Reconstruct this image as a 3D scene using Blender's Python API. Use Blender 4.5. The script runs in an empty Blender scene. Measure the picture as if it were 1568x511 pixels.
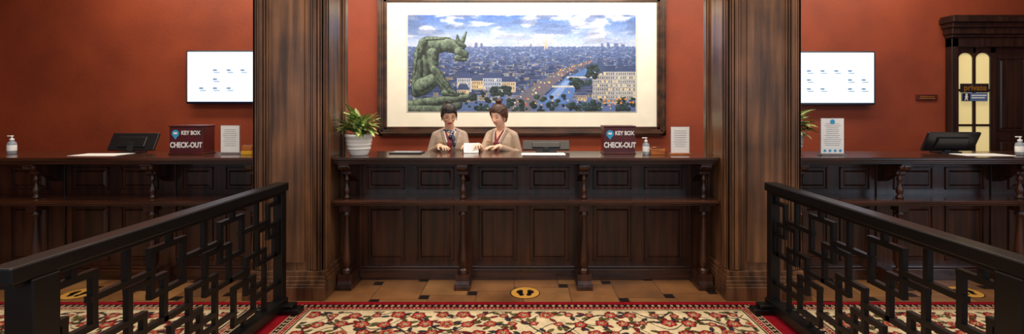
import bpy, math, random
import numpy as np
from mathutils import Vector, Matrix, Euler
random.seed(7)
scene=bpy.context.scene
try:
    scene.view_settings.view_transform='Standard'
except Exception as e: print(e)

def s2l(a):
    a=np.asarray(a,dtype=float)
    return np.where(a<=0.04045,a/12.92,((a+0.055)/1.055)**2.4)
def C(r,g,b): 
    l=s2l(np.array([r,g,b])/255.0); return (float(l[0]),float(l[1]),float(l[2]),1.0)

# ---------------- materials
def mat(name,col,rough=.5,metal=0,col2=None,scale=(5,5,5),bump=0,emis=0,coat=0,trans=0,spec=.5,detail=6,lo=.35,hi=.65,attr=False,bscale=None,patch=None,alpha=1,ecol=None):
    m=bpy.data.materials.new(name); m.use_nodes=True
    nt=m.node_tree; b=nt.nodes['Principled BSDF']
    b.inputs['Base Color'].default_value=col; b.inputs['Roughness'].default_value=rough
    b.inputs['Metallic'].default_value=metal; b.inputs['Specular IOR Level'].default_value=spec
    b.inputs['Coat Weight'].default_value=coat; b.inputs['Coat Roughness'].default_value=.15
    b.inputs['Transmission Weight'].default_value=trans; b.inputs['Alpha'].default_value=alpha
    if emis:
        b.inputs['Emission Color'].default_value=ecol or col; b.inputs['Emission Strength'].default_value=emis
    tc=nt.nodes.new('ShaderNodeTexCoord'); mp=nt.nodes.new('ShaderNodeMapping')
    mp.inputs['Scale'].default_value=scale; nt.links.new(tc.outputs['Object'],mp.inputs['Vector'])
    nz=nt.nodes.new('ShaderNodeTexNoise'); nz.inputs['Scale'].default_value=1; nz.inputs['Detail'].default_value=detail
    nt.links.new(mp.outputs['Vector'],nz.inputs['Vector'])
    if attr:
        at=nt.nodes.new('ShaderNodeAttribute'); at.attribute_name='Col'
        nt.links.new(at.outputs['Color'],b.inputs['Base Color'])
        if emis:
            nt.links.new(at.outputs['Color'],b.inputs['Emission Color'])
    elif col2 is not None:
        cr=nt.nodes.new('ShaderNodeValToRGB'); e=cr.color_ramp.elements
        e[0].position=lo; e[0].color=col2; e[1].position=hi; e[1].color=col
        nt.links.new(nz.outputs['Fac'],cr.inputs['Fac'])
        out=cr.outputs['Color']
        if patch:
            n2=nt.nodes.new('ShaderNodeTexNoise'); n2.inputs['Scale'].default_value=patch[0]; n2.inputs['Detail'].default_value=3
            nt.links.new(tc.outputs['Object'],n2.inputs['Vector'])
            mr=nt.nodes.new('ShaderNodeMapRange'); mr.inputs['From Min'].default_value=.3; mr.inputs['From Max'].default_value=.7
            mr.inputs['To Min'].default_value=patch[1]; mr.inputs['To Max'].default_value=patch[2]
            nt.links.new(n2.outputs['Fac'],mr.inputs['Value'])
            vm=nt.nodes.new('ShaderNodeVectorMath'); vm.operation='SCALE'
            nt.links.new(out,vm.inputs[0]); nt.links.new(mr.outputs['Result'],vm.inputs['Scale']); out=vm.outputs['Vector']
        nt.links.new(out,b.inputs['Base Color'])
    if bump:
        bp=nt.nodes.new('ShaderNodeBump'); bp.inputs['Strength'].default_value=bump; bp.inputs['Distance'].default_value=.01
        src=nz
        if bscale:
            src=nt.nodes.new('ShaderNodeTexNoise'); src.inputs['Scale'].default_value=bscale; src.inputs['Detail'].default_value=3
            nt.links.new(tc.outputs['Object'],src.inputs['Vector'])
        nt.links.new(src.outputs['Fac'],bp.inputs['Height']); nt.links.new(bp.outputs['Normal'],b.inputs['Normal'])
    return m

M={}
M['wood_v']=mat('dark_wood_vertical',C(76,40,24),.32,col2=C(34,18,12),scale=(22,22,1.3),bump=.06,coat=.25,patch=(2.2,.6,1.35))
M['wood_h']=mat('dark_wood_horizontal',C(78,43,27),.22,col2=C(36,21,15),scale=(1.3,22,22),bump=.04,coat=.45,patch=(2.0,.7,1.2))
M['wood_c']=mat('column_wood',C(122,83,54),.33,col2=C(64,42,28),scale=(16,16,.9),bump=.08,coat=.2,patch=(2.6,.6,1.35))
M['wood_d']=mat('door_wood',C(52,32,24),.35,col2=C(26,16,13),scale=(18,18,1.3),coat=.2)
M['wall']=mat('red_plaster',C(149,66,37),.58,col2=C(127,54,31),scale=(1.4,1.4,1.4),bump=.2,bscale=22,spec=.4)
M['ceil']=mat('ceiling_paint',C(200,180,150),.8,col2=C(190,170,140))
M['tile']=mat('slate_tile',C(168,118,74),.27,col2=C(112,76,48),scale=(2.2,2.2,2.2),bump=.08,lo=.3,hi=.7)
M['tile2']=mat('slate_tile_b',C(148,100,62),.27,col2=C(110,80,54),scale=(3,3,3),bump=.1,lo=.3,hi=.7)
M['tile3']=mat('slate_tile_c',C(178,130,80),.27,col2=C(134,96,62),scale=(2.6,2.6,2.6),bump=.1,lo=.3,hi=.7)
M['tiled']=mat('dark_inset_tile',C(44,32,30),.35,col2=C(30,22,22))
M['grout']=mat('grout',C(112,86,60),.8,col2=C(90,70,50))
M['black']=mat('black_painted_wood',C(13,11,11),.4,col2=C(8,7,7),scale=(12,2,12),coat=.1,bump=.05,spec=.35)
M['plastic']=mat('black_plastic',C(22,22,25),.35,col2=C(18,18,20))
M['grey']=mat('grey_plastic',C(90,92,95),.4,col2=C(80,82,85))
M['matboard']=mat('mat_board',C(246,240,222),.8,col2=C(240,234,214))
M['frame']=mat('picture_frame_wood',C(86,54,34),.35,col2=C(42,26,18),scale=(3,18,12),coat=.3)
M['paint']=mat('print_surface',(1,1,1,1),.55,attr=True)
M['attr']=mat('coloured_surface',(1,1,1,1),.6,attr=True)
M['skin']=mat('skin_surface',(1,1,1,1),.5,attr=True,spec=.4)
M['leaf']=mat('leaf_surface',(1,1,1,1),.45,attr=True)
M['carpet']=mat('carpet_pile',(1,1,1,1),.95,attr=True,bump=.5,bscale=300,spec=.1)
M['screen']=mat('tv_screen',C(205,226,250),.3,emis=.86,col2=C(205,226,250))
M['bezel']=mat('tv_bezel',C(14,22,40),.3,col2=C(12,18,34))
M['icon']=mat('screen_icon',C(110,135,165),.4,emis=.35,col2=C(90,115,150))
M['white']=mat('white_ceramic',C(235,232,226),.25,col2=C(225,222,216),coat=.4)
M['paper']=mat('white_paper',C(240,240,240),.7,col2=C(232,232,232))
M['ink']=mat('grey_ink',C(150,152,158),.7,col2=C(130,132,140))
M['soil']=mat('soil',C(50,36,26),.95,col2=C(30,22,16),scale=(60,60,60),bump=.5)
M['maroon']=mat('maroon_lacquer',C(84,18,22),.3,col2=C(62,12,16),coat=.4)
M['maroon2']=mat('maroon_side_wood',C(96,34,26),.35,col2=C(60,20,16))
M['blue']=mat('blue_badge',C(60,160,210),.4,col2=C(50,150,200))
M['clear']=mat('clear_acrylic',C(235,240,245),.12,trans=.85,col2=C(230,236,242))
M['gel']=mat('sanitizer_gel',C(200,215,225),.15,trans=.6,col2=C(190,205,220))
M['orange']=mat('honey_wood',C(190,110,40),.4,col2=C(150,80,28),scale=(10,40,40))
M['yellow']=mat('yellow_card',C(225,170,40),.5,col2=C(205,140,30))
M['glass']=mat('frosted_lit_glass',C(232,212,150),.4,emis=.48,col2=C(220,196,130),scale=(2,2,2))
M['gold']=mat('gold_lettering',C(205,150,60),.35,metal=.6,col2=C(185,130,50))
M['sign']=mat('dark_sign',C(30,30,38),.4,col2=C(24,24,30))
M['sblue']=mat('sign_blue',C(90,120,170),.4,col2=C(80,110,160))
M['stick']=mat('sticker_yellow',C(232,176,84),.5,col2=C(222,164,72))
M['sblk']=mat('sticker_black',C(24,20,18),.5,col2=C(20,18,16))
M['hair1']=mat('black_hair',C(30,20,18),.35,col2=C(12,9,9),scale=(60,60,8),bump=.4)
M['hair2']=mat('auburn_hair',C(86,44,28),.38,col2=C(40,20,14),scale=(60,60,8),bump=.4)
M['metal']=mat('thin_metal',C(60,50,50),.3,metal=.8,col2=C(50,44,44))
M['earskin']=mat('ear_skin',C(222,170,140),.5,col2=C(212,158,130))
M['scarf']=mat('patterned_scarf',C(28,34,72),.5,col2=C(210,206,210),scale=(45,45,45),lo=.36,hi=.42,detail=1)

# ---------------- mesh builder
class MB:
    def __init__(s): s.v=[];s.f=[];s.m=[];s.sm=[];s.mats=[]
    def mi(s,k):
        if k not in s.mats: s.mats.append(k)
        return s.mats.index(k)
    def add(s,vs,fs,k,smooth=False,mx=None):
        o=len(s.v); i=s.mi(k)
        for p in vs:
            s.v.append(tuple(mx@Vector(p)) if mx is not None else tuple(p))
        for f in fs: s.f.append(tuple(o+a for a in f)); s.m.append(i); s.sm.append(smooth)
    def box(s,x0,x1,y0,y1,z0,z1,k,mx=None,ch=0):
        if ch<=0:
            vs=[(x,y,z) for z in (z0,z1) for y in (y0,y1) for x in (x0,x1)]
            s.add(vs,[(0,2,3,1),(4,5,7,6),(0,1,5,4),(1,3,7,5),(3,2,6,7),(2,0,4,6)],k,mx=mx)
        else:
            import bmesh
            bm=bmesh.new()
            bmesh.ops.create_cube(bm,size=1)
            for v in bm.verts: v.co=Vector(((x0+x1)/2+v.co.x*(x1-x0),(y0+y1)/2+v.co.y*(y1-y0),(z0+z1)/2+v.co.z*(z1-z0)))
            bmesh.ops.bevel(bm,geom=list(bm.edges),offset=ch,segments=2,affect='EDGES',profile=.5)
            bm.verts.index_update()
            s.add([v.co.copy() for v in bm.verts],[[v.index for v in f.verts] for f in bm.faces],k,mx=mx); bm.free()
    def frustum_y(s,x0,x1,z0,z1,yb,yf,ins,k):
        vs=[(x0,yb,z0),(x1,yb,z0),(x1,yb,z1),(x0,yb,z1),(x0+ins,yf,z0+ins),(x1-ins,yf,z0+ins),(x1-ins,yf,z1-ins),(x0+ins,yf,z1-ins)]
        s.add(vs,[(4,5,6,7),(0,1,5,4),(1,2,6,5),(2,3,7,6),(3,0,4,7),(3,2,1,0)],k)
    def panel(s,x0,x1,z0,z1,y,k,k2=None):
        t=.018
        for a in ((x0,x1,z0,z0+t),(x0,x1,z1-t,z1),(x0,x0+t,z0,z1),(x1-t,x1,z0,z1)):
            s.frustum_y(a[0],a[1],a[2],a[3],y+.004,y-.012,.005,k)
        s.frustum_y(x0+.028,x1-.028,z0+.028,z1-.028,y+.004,y-.010,.022,k2 or k)
    def lathe(s,cx,cy,prof,k,seg=20,smooth=True,mx=None):
        vs=[];fs=[]
        for r,z in prof:
            for i in range(seg):
                a=2*math.pi*i/seg; vs.append((cx+r*math.cos(a),cy+r*math.sin(a),z))
        n=len(prof)
        for j in range(n-1):
            for i in range(seg):
                a=j*seg+i;b=j*seg+(i+1)%seg; fs.append((a,b,b+seg,a+seg))
        fs.append(tuple(reversed(range(seg)))); fs.append(tuple((n-1)*seg+i for i in range(seg)))
        s.add(vs,fs,k,smooth,mx)
    def extr_x(s,poly,x0,x1,k):  # poly (y,z)
        n=len(poly); vs=[(x0,y,z) for y,z in poly]+[(x1,y,z) for y,z in poly]
        fs=[tuple(range(n)),tuple(reversed(range(n,2*n)))]+[(i,(i+1)%n,n+(i+1)%n,n+i) for i in range(n)]
        s.add(vs,fs,k)
    def extr_y(s,poly,y0,y1,k,mx=None):  # poly (x,z)
        n=len(poly); vs=[(x,y0,z) for x,z in poly]+[(x,y1,z) for x,z in poly]
        fs=[tuple(range(n)),tuple(reversed(range(n,2*n)))]+[(i,(i+1)%n,n+(i+1)%n,n+i) for i in range(n)]
        s.add(vs,fs,k,mx=mx)
    def disc(s,cx,cy,z,rx,ry,k,seg=32,h=.002,rot=0):
        vs=[];c,sn=math.cos(rot),math.sin(rot)
        for zz in (z,z+h):
            for i in range(seg):
                a=2*math.pi*i/seg; px,py=rx*math.cos(a),ry*math.sin(a)
                vs.append((cx+px*c-py*sn,cy+px*sn+py*c,zz))
        fs=[tuple(reversed(range(seg))),tuple(range(seg,2*seg))]+[(i,(i+1)%seg,seg+(i+1)%seg,seg+i) for i in range(seg)]
        s.add(vs,fs,k)
    def build(s,name,parent=None,origin=None):
        me=bpy.data.meshes.new(name)
        o=Vector(origin) if origin else Vector((0,0,0))
        me.from_pydata([tuple(Vector(p)-o) for p in s.v],[],s.f)
        for k in s.mats: me.materials.append(M[k])
        me.polygons.foreach_set('material_index',s.m); me.polygons.foreach_set('use_smooth',s.sm)
        me.update()
        ob=bpy.data.objects.new(name,me); scene.collection.objects.link(ob)
        ob.location=o
        if parent:
            ob.parent=parent; ob.matrix_parent_inverse=Matrix.Translation(-parent.location)
        return ob
def empty(name,loc):
    e=bpy.data.objects.new(name,None); e.location=loc; e.empty_display_size=.1; scene.collection.objects.link(e); return e
def setpar(ob,parent):
    ob.parent=parent; ob.matrix_parent_inverse=Matrix.Translation(-parent.location)
def text(body,name,loc,size,k,parent,rot=(math.pi/2,0,0),ext=.001,sx=1,off=0):
    cu=bpy.data.curves.new(name,'FONT'); cu.body=body; cu.size=size; cu.extrude=ext; cu.align_x='CENTER'; cu.align_y='CENTER'; cu.offset=off
    t=bpy.data.objects.new(name+'_t',cu); scene.collection.objects.link(t)
    dg=bpy.context.evaluated_depsgraph_get(); dg.update()
    me=bpy.data.meshes.new_from_object(t.evaluated_get(dg)); bpy.data.objects.remove(t)
    me.materials.clear(); me.materials.append(M[k])
    ob=bpy.data.objects.new(name,me); scene.collection.objects.link(ob)
    ob.location=loc; ob.rotation_euler=rot; ob.scale=(sx,1,1)
    if parent: setpar(ob,parent)
    return ob

def grid_mesh(name,rgb,fn,k,parent=None):
    ny,nx,_=rgb.shape
    X,Y=np.meshgrid(np.linspace(0,1,nx),np.linspace(0,1,ny))
    co=fn(X.ravel(),Y.ravel()).astype(np.float32)
    idx=np.arange(nx*ny).reshape(ny,nx)
    q=np.stack([idx[:-1,:-1],idx[:-1,1:],idx[1:,1:],idx[1:,:-1]],-1).reshape(-1,4)
    me=bpy.data.meshes.new(name)
    me.vertices.add(nx*ny); me.vertices.foreach_set('co',co.ravel())
    me.loops.add(q.size); me.loops.foreach_set('vertex_index',q.ravel().astype(np.int32))
    me.polygons.add(len(q)); me.polygons.foreach_set('loop_start',np.arange(0,q.size,4,dtype=np.int32))
    me.update(calc_edges=True)
    a=me.color_attributes.new('Col','FLOAT_COLOR','POINT')
    col=np.ones((nx*ny,4),dtype=np.float32); col[:,:3]=s2l(np.clip(rgb.reshape(-1,3)/255,0,1))
    a.data.foreach_set('color',col.ravel())
    me.materials.append(M[k])
    ob=bpy.data.objects.new(name,me); scene.collection.objects.link(ob)
    if parent: setpar(ob,parent)
    return ob

def vnoise(u,v,sc,seed,oct=4):
    r=np.random.default_rng(seed); out=0;amp=1;tot=0
    for o in range(oct):
        G=r.random((64,64)); x=(u*sc)%63; y=(v*sc)%63
        xi=np.floor(x).astype(int); yi=np.floor(y).astype(int); fx=x-xi; fy=y-yi
        fx=fx*fx*(3-2*fx); fy=fy*fy*(3-2*fy)
        a=G[yi,xi];b=G[yi,(xi+1)%64];c=G[(yi+1)%64,xi];d=G[(yi+1)%64,(xi+1)%64]
        out=out+amp*((a*(1-fx)+b*fx)*(1-fy)+(c*(1-fx)+d*fx)*fy); tot+=amp; amp*=.5; sc*=2.03
    return out/tot
def pip(U,V,poly):
    ins=np.zeros(U.shape,bool); n=len(poly)
    for i in range(n):
        x0,y0=poly[i];x1,y1=poly[(i+1)%n]
        if y0==y1: continue
        c=((y0>V)!=(y1>V))&(U<(x1-x0)*(V-y0)/(y1-y0)+x0); ins^=c
    return ins
def sstep(a,b,x):
    t=np.clip((x-a)/(b-a),0,1); return t*t*(3-2*t)

# ================= ROOM
CEIL=3.8; WY=6.1
b=MB(); b.box(-7.3,7.3,WY,WY+.15,0,CEIL,'wall'); b.build('wall_back')
b=MB(); b.box(-7.45,-7.3,-1,WY+.15,0,CEIL,'wall'); b.build('wall_left')
b=MB(); b.box(7.3,7.45,-1,WY+.15,0,CEIL,'wall'); b.build('wall_right')
b=MB(); b.box(-7.45,7.45,-1,WY+.15,CEIL,CEIL+.1,'ceil'); b.build('ceiling')
b=MB(); b.box(-7.3,5.40,WY-.02,WY,0,.14,'wood_h'); b.build('baseboard_back')
# floor: large square tiles with small dark insets
b=MB(); b.box(-7.3,7.3,-1,WY,-.1,-.004,'grout')
A=.40;Bs=.085;g=.004
e1=np.array([A,Bs]);e2=np.array([-Bs,A])
for i in range(-40,41):
    for j in range(-40,41):
        p=i*e1+j*e2+np.array([.15,3.0])
        if p[0]<-7.1 or p[0]>6.8 or p[1]<-.9 or p[1]>5.65: continue
        k=random.choice(['tile','tile','tile2','tile3'])
        b.box(p[0]+g,p[0]+A-g,p[1]+g,p[1]+A-g,-.006,0,k)
        b.box(p[0]+A+g,p[0]+A+Bs-g,p[1]+g,p[1]+Bs-g,-.006,0,'tiled')
b.build('floor')

# ================= COLUMNS
def column(x0,x1,inner):
    b=MB(); y0,y1=3.96,4.50; k='wood_c'
    b.box(x0+.012,x1-.012,y0+.012,y1,0,CEIL,k)
    def rib(a,c,d): 
        b.box(a,c,y0-d,y0+.02,.24,CEIL,k,ch=.004)
    for (a,c,d) in ((0,.028,.0),(.036,.052,.008),(.058,.088,.016),(.094,.108,.008),(.114,.128,.002)):
        rib(x0+a,x0+c,d); rib(x1-c,x1-a,d)
    b.box(x0+.165,x1-.165,y0-.006,y0+.02,.30,CEIL,k,ch=.004)
    for s,xs in ((-1,x0),(1,x1)):
        for (a,c,d) in ((0,.03,.0),(.04,.06,.008),(.07,.1,.014),(.11,.13,.006)):
            for yy0,yy1 in ((y0+a,y0+c),(y1-c,y1-a)):
                lo,hi=(xs-d,xs+.02) if s<0 else (xs-.02,xs+d)
                b.box(lo,hi,yy0,yy1,.24,CEIL,k,ch=.003)
    for ex,z0,z1 in ((.058,0,.115),(.048,.115,.135),(.036,.135,.165),(.026,.165,.195),(.014,.195,.235)):
        exi=min(ex,.04)*.7
        xa=x0-(exi if inner<0 else ex); xb=x1+(exi if inner>0 else ex)
        b.box(xa,xb,y0-ex,y1,z0,z1,k,ch=.005)
    return b.build('wooden_column')
column(-2.30,-1.70,1); column(1.70,2.32,-1)

# ================= COUNTERS
CT=1.17
def counter(x0,x1,bal):
    b=MB(); YP=4.42
    b.box(x0,x1,YP,4.66,0,1.10,'wood_v')
    b.box(x0,x1,4.08,4.72,CT-.028,CT,'wood_h',ch=.007)
    b.box(x0,x1,4.10,4.70,CT-.045,CT-.028,'wood_h',ch=.004)
    b.box(x0,x1,4.125,4.69,CT-.062,CT-.045,'wood_h',ch=.004)
    b.box(x0,x1,YP-.03,YP+.01,1.07,1.11,'wood_h',ch=.004)
    b.box(x0,x1,4.09,YP+.01,.765,.795,'wood_h',ch=.007)
    b.box(x0,x1,4.115,YP+.01,.745,.765,'wood_h',ch=.004)
    b.box(x0,x1,YP-.025,YP+.01,.715,.745,'wood_h',ch=.004)
    b.box(x0,x1,YP-.035,YP+.01,0,.10,'wood_h',ch=.004)
    b.box(x0,x1,YP-.022,YP+.01,.10,.125,'wood_h',ch=.006)
    for xb in bal:
        b.box(xb-.055,xb+.055,YP-.014,YP+.01,.125,1.07,'wood_v',ch=.003)
        poly=[(YP,1.108),(4.135,1.108),(4.13,1.085),(4.14,1.06),(4.165,1.05),(4.185,1.035),(4.185,1.012),(4.21,.998),(4.25,1.0),(4.29,.985),(4.33,.955),(4.37,.93),(YP,.91)]
        b.extr_x(poly,xb-.042,xb+.042,'wood_v')
        b.extr_x([(y-.006,z) for y,z in poly[1:9]]+[(4.25,1.10)],xb-.015,xb+.015,'wood_v')
        for sx in (-1,1):
            mx=Matrix.Translation((xb+sx*.043,4.155,1.08))@Matrix.Rotation(math.pi/2,4,'Y')
            b.lathe(0,0,[(.024,-.008),(.026,0),(.02,.006),(.01,.008)],'wood_v',16,mx=mx)
        b.box(xb-.05,xb+.05,4.12,YP,1.095,1.112,'wood_h',ch=.003)
        b.lathe(xb,4.205,[(.03,.795),(.03,.812),(.018,.822),(.026,.845),(.03,.865),(.024,.89),(.014,.915),(.012,.94),(.018,.955),(.024,.962),(.024,.975),(.016,.985),(.02,1.005)],'wood_v')
        b.box(xb-.048,xb+.048,4.155,4.25,.685,.745,'wood_v',ch=.004)
        b.lathe(xb,4.205,[(.036,.69),(.03,.672),(.038,.662),(.038,.65),(.024,.64),(.02,.61),(.022,.55),(.028,.46),(.034,.38),(.040,.30),(.043,.25),(.040,.21),(.028,.185),(.026,.175),(.042,.168),(.045,.155),(.042,.14),(.05,.13)],'wood_v')
        b.extr_x([(YP,0),(4.135,0),(4.135,.045),(4.15,.075),(4.155,.13),(YP,.13)],xb-.06,xb+.06,'wood_v')
        b.box(xb-.07,xb+.07,4.12,YP,0,.04,'wood_v',ch=.005)
    for a,c in zip(bal[:-1],bal[1:]):
        w=(c-a-.22-.11)/2
        for p0 in (a+.11,c-.11-w):
            b.panel(p0,p0+w,.835,1.05,YP,'wood_v'); b.panel(p0,p0+w,.165,.69,YP,'wood_v')
    return b.build('reception_counter')
counter(-1.69,1.69,[-1.60,-.56,.52,1.59])
counter(-6.6,-2.31,[-6.45,-5.41,-4.376,-3.337,-2.42])
counter(2.33,6.9,[2.44,3.343,4.417,5.49,6.56])

# ================= RAILINGS
def railing(xc,sgn):
    b=MB(); k='black'; F=.0105
    ya,yb=1.70,3.70
    b.box(xc-.05,xc+.05,ya,yb,.955,1.02,k,ch=.008)
    b.box(xc-.036,xc+.036,ya+.02,yb-.02,.935,.955,k,ch=.003)
    b.box(xc-.055,xc+.055,1.77,1.88,.06,.955,k,ch=.006)
    b.box(xc-.035,xc+.035,yb-.08,yb-.01,.06,.955,k,ch=.005)
    b.box(xc-.045,xc+.045,ya,yb,.05,.12,k,ch=.006)
    for yy in (1.825,yb-.045):
        b.box(xc-.17,xc+.17,yy-.05,yy+.05,F,.055,k,ch=.01)
        b.box(xc-.12,xc+.12,yy-.045,yy+.045,.055,.085,k,ch=.01)
    y0,y1,z0,z1=1.88,3.62,.12,.94
    nu=16; du=(y1-y0)/nu; dv=(z1-z0)/7; t=.0145
    def seg(a,c,d,e):
        if a>d: a,d=d,a
        if c>e: c,e=e,c
        if d<0 or a>nu: return
        a=max(a,0); d=min(d,nu)
        if a==d and (a in (0,nu)) : return
        Y0,Y1=y0+a*du,y0+d*du; Z0,Z1=z0+c*dv,z0+e*dv
        hw,ty,tz=(.0138,t*.95,t*.9) if a==d else (.015,t,t)
        b.box(xc-hw,xc+hw,Y0-ty,Y1+ty,Z0-tz,Z1+tz,k)
    for c0 in (-4,1,6,11,16):
        for q in range(4):
            i,j=c0+q*1.25,.55+q*1.3; w=2.05; h=2.0
            seg(i,j,i+w,j); seg(i,j+h,i+w,j+h); seg(i,j,i,j+h); seg(i+w,j,i+w,j+h)
        seg(c0+1,0,c0+1,.55); seg(c0+4.9,6.45,c0+4.9,7); 
        seg(c0+2.05,1.2,c0+5,1.2); seg(c0+3.3,0,c0+3.3,1.85)
        seg(c0+.7,5.5,c0+3.75,5.5); seg(c0+2.4,5.5,c0+2.4,7)
        seg(c0+4.55,3.15,c0+6.25,3.15)
    return b.build('lattice_railing')
railing(-1.912,-1); railing(1.925,1)

# ================= CARPETS
def carpet(x0,x1,y0,y1,res,seed,left_b,right_b):
    nx=int((x1-x0)/res)+1; ny=int((y1-y0)/res)+1
    xs=np.linspace(x0,x1,nx); ys=np.linspace(y0,y1,ny); X,Y=np.meshgrid(xs,ys)
    red=np.array([150,20,34.]);cream=np.array([222,202,164.]);dark=np.array([34,24,30.]);olive=np.array([104,98,48.]);pink=np.array([196,108,82.]);wine=np.array([138,34,34.])
    img=np.empty((ny,nx,3)); img[:]=cream
    for (fa,fb,ph,wd) in ((9,3,0,.10),(13,5,2,.08)):
        f=np.sin(fa*Y+1.6*np.sin(fa*.9*X+ph)+fb*.3*X); img[np.abs(f)<wd]=dark
    r=random.Random(seed)
    def local(cx,cy,R):
        i0=max(0,int((cx-R-x0)/res));i1=min(nx,int((cx+R-x0)/res)+2);j0=max(0,int((cy-R-y0)/res));j1=min(ny,int((cy+R-y0)/res)+2)
        return slice(j0,j1),slice(i0,i1)
    def leafp(cx,cy,a,L,w,c):
        sl=local(cx,cy,L*1.2)
        if img[sl].size==0: return
        dx=X[sl]-cx;dy=Y[sl]-cy; p=dx*math.cos(a)+dy*math.sin(a);q=-dx*math.sin(a)+dy*math.cos(a)
        d=np.abs(q)-w*(1-(p/L)**2)
        m=img[sl]; m[(d<.005)&(np.abs(p)<L)]=dark; m[(d<-.001)&(np.abs(p)<L*.93)]=c; m[(np.abs(q)<.002)&(np.abs(p)<L*.8)]=dark
    st=.162
    cells=[]
    for i in range(int((x1-x0)/st)+2):
        for j in range(int((y1-y0)/st)+2):
            cx=x0+(i+.5*(j%2))*st+r.uniform(-.02,.02); cy=y1-.25-j*st*.9+r.uniform(-.015,.015); cells.append((cx,cy))
    for cx,cy in cells:
        for n in range(4):
            a=r.uniform(0,6.28); d=r.uniform(.06,.08)
            leafp(cx+d*math.cos(a),cy+d*math.sin(a),a+r.uniform(-.5,.5),.036,.013,[olive,wine,olive,np.array([60,60,70.])][n])
    for cx,cy in cells:
        R=r.choice([.048,.056,.034]); sl=local(cx,cy,R*1.3)
        if img[sl].size==0: continue
        dx=X[sl]-cx;dy=Y[sl]-cy; rr=np.hypot(dx,dy); th=np.arctan2(dy,dx)+r.random()*6
        pr=R*(.80+.22*np.abs(np.cos(2.5*th))); m=img[sl]
        c1=r.choice([wine,red,wine,red,pink])
        m[rr<pr+.004]=dark; m[rr<pr-.002]=c1; m[(rr<pr*.72)&(np.abs(np.cos(2.5*th))>.45)]=pink if c1 is not pink else wine; m[rr<R*.36]=dark; m[rr<R*.28]=cream*.95; m[rr<R*.14]=olive
    ex=np.full(X.shape,9.)
    if left_b: ex=np.minimum(ex,X-x0-.09)
    if right_b: ex=np.minimum(ex,x1-X-.09)
    ey=y1-Y
    e=np.minimum(ex,ey); tcoord=np.where(ex<ey,Y,X)
    img[e<.185]=dark
    per=.05; loz=np.abs((tcoord/per)%1-.5)*per*1.3+np.abs(e-.0775)
    img[(e<.05)]=red
    k=(e>=.05)&(e<.105); img[k]=dark; img[k&(loz<.019)]=cream; img[k&(loz<.009)]=red
    img[(e>=.05)&(e<.055)]=cream; img[(e>=.10)&(e<.105)]=cream
    k=(e>=.105)&(e<.14); img[k]=red; img[k&(np.abs((tcoord/.03)%1-.5)<.18)&(np.abs(e-.1225)<.007)]=cream
    img[(e>=.14)&(e<.147)]=cream
    k=(e>=.147)&(e<.16); img[k]=dark
    img[(e>=.16)&(e<.185)]=cream
    n=vnoise(X*8,Y*8,3,seed+3)[...,None]; img*= (.88+.24*n)
    def fn(a,c): return np.stack([x0+a*(x1-x0),y0+c*(y1-y0),np.full(a.shape,.010)],-1)
    ob=grid_mesh('carpet',img,fn,'carpet')
    me=ob.modifiers.new('thick','SOLIDIFY'); me.thickness=.009; me.offset=-1
    return ob
carpet(-1.95,1.95,1.2,3.865,.0062,3,True,True)
carpet(-6.4,-1.96,1.8,3.865,.008,5,False,True)
carpet(1.96,6.6,1.8,3.865,.008,9,True,False)

# ================= FLOOR STICKERS
def sticker(x,y):
    b=MB(); b.disc(x,y,.0005,.13,.13,'sblk',40,.0008); b.disc(x,y,.0013,.122,.122,'stick',40,.0008)
    for s in (-1,1):
        b.disc(x+s*.048,y+.022,.0021,.027,.042,'sblk',20,.0006,rot=s*.35); b.disc(x+s*.03,y-.045,.0021,.02,.026,'sblk',20,.0006,rot=s*.35)
        b.disc(x+s*.038,y-.01,.0021,.016,.035,'sblk',20,.0006,rot=s*.35)
    b.build('floor_sticker')
sticker(-.005,4.08); sticker(-3.86,4.06) ; sticker(3.83,4.1)

# ================= FRAMED PICTURE
pic=empty('framed_picture',(-.05,WY-.05,2.16))
b=MB(); X0,X1,Z0,Z1=-1.905,1.805,1.247,3.08
def framebars(b,X0,X1,Z0,Z1,w,yf,yb,k):
    for (a,c,d,e) in ((X0,X1,Z0,Z0+w),(X0,X1,Z1-w,Z1),(X0,X0+w,Z0,Z1),(X1-w,X1,Z0,Z1)):
        b.box(a,c,yf,yb,d,e,k,ch=.006)
framebars(b,X0,X1,Z0,Z1,.075,WY-.06,WY-.001,'frame')
framebars(b,X0+.02,X1-.02,Z0+.02,Z1-.02,.03,WY-.075,WY-.05,'frame')
framebars(b,X0+.075,X1-.075,Z0+.075,Z1-.075,.04,WY-.045,WY-.001,'frame')
b.build('frame',pic)
b=MB(); b.box(X0+.10,X1-.10,WY-.030,WY-.005,Z0+.10,Z1-.10,'matboard')
b.box(-1.535,1.435,WY-.032,WY-.028,1.545,2.81,'ink')
b.box(-1.529,1.429,WY-.034,WY-.028,1.551,2.806,'matboard'); b.build('mat_board',pic)
# printed view, coloured vertex by vertex (u,v are positions on the print itself)
nx,ny=800,340
U,V=np.meshgrid(np.linspace(624,974,nx),np.linspace(22,170,ny))
img=np.zeros((ny,nx,3))
def col(*a): return np.array(a,float)
t=np.clip((V-22)/50,0,1)[...,None]
img[:]=col(78,112,172)*(1-t)+col(214,214,222)*t
n=vnoise((U-600)/26,(V)/9,1,1,5)[...,None]
m=sstep(.42,.62,n); img=img*(1-m)+(col(230,222,222)*(1-t*.15))*m
n2=vnoise((U-600)/34+7,(V)/8+3,1,2,5)[...,None]; m=sstep(.50,.68,n2)*.85*(1-t*.8); img=img*(1-m)+col(98,112,146)*m
w=np.exp(-((U-760)/70)**2-((V-58)/10)**2)[...,None]*.3; img=img*(1-w)+col(248,234,212)*w
hor=71+1.5*vnoise(U/18,V*0,1,5,3)
city=V>hor
img[city]=col(96,112,150)
su=(nx-1)/350; sv=(ny-1)/148
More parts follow.
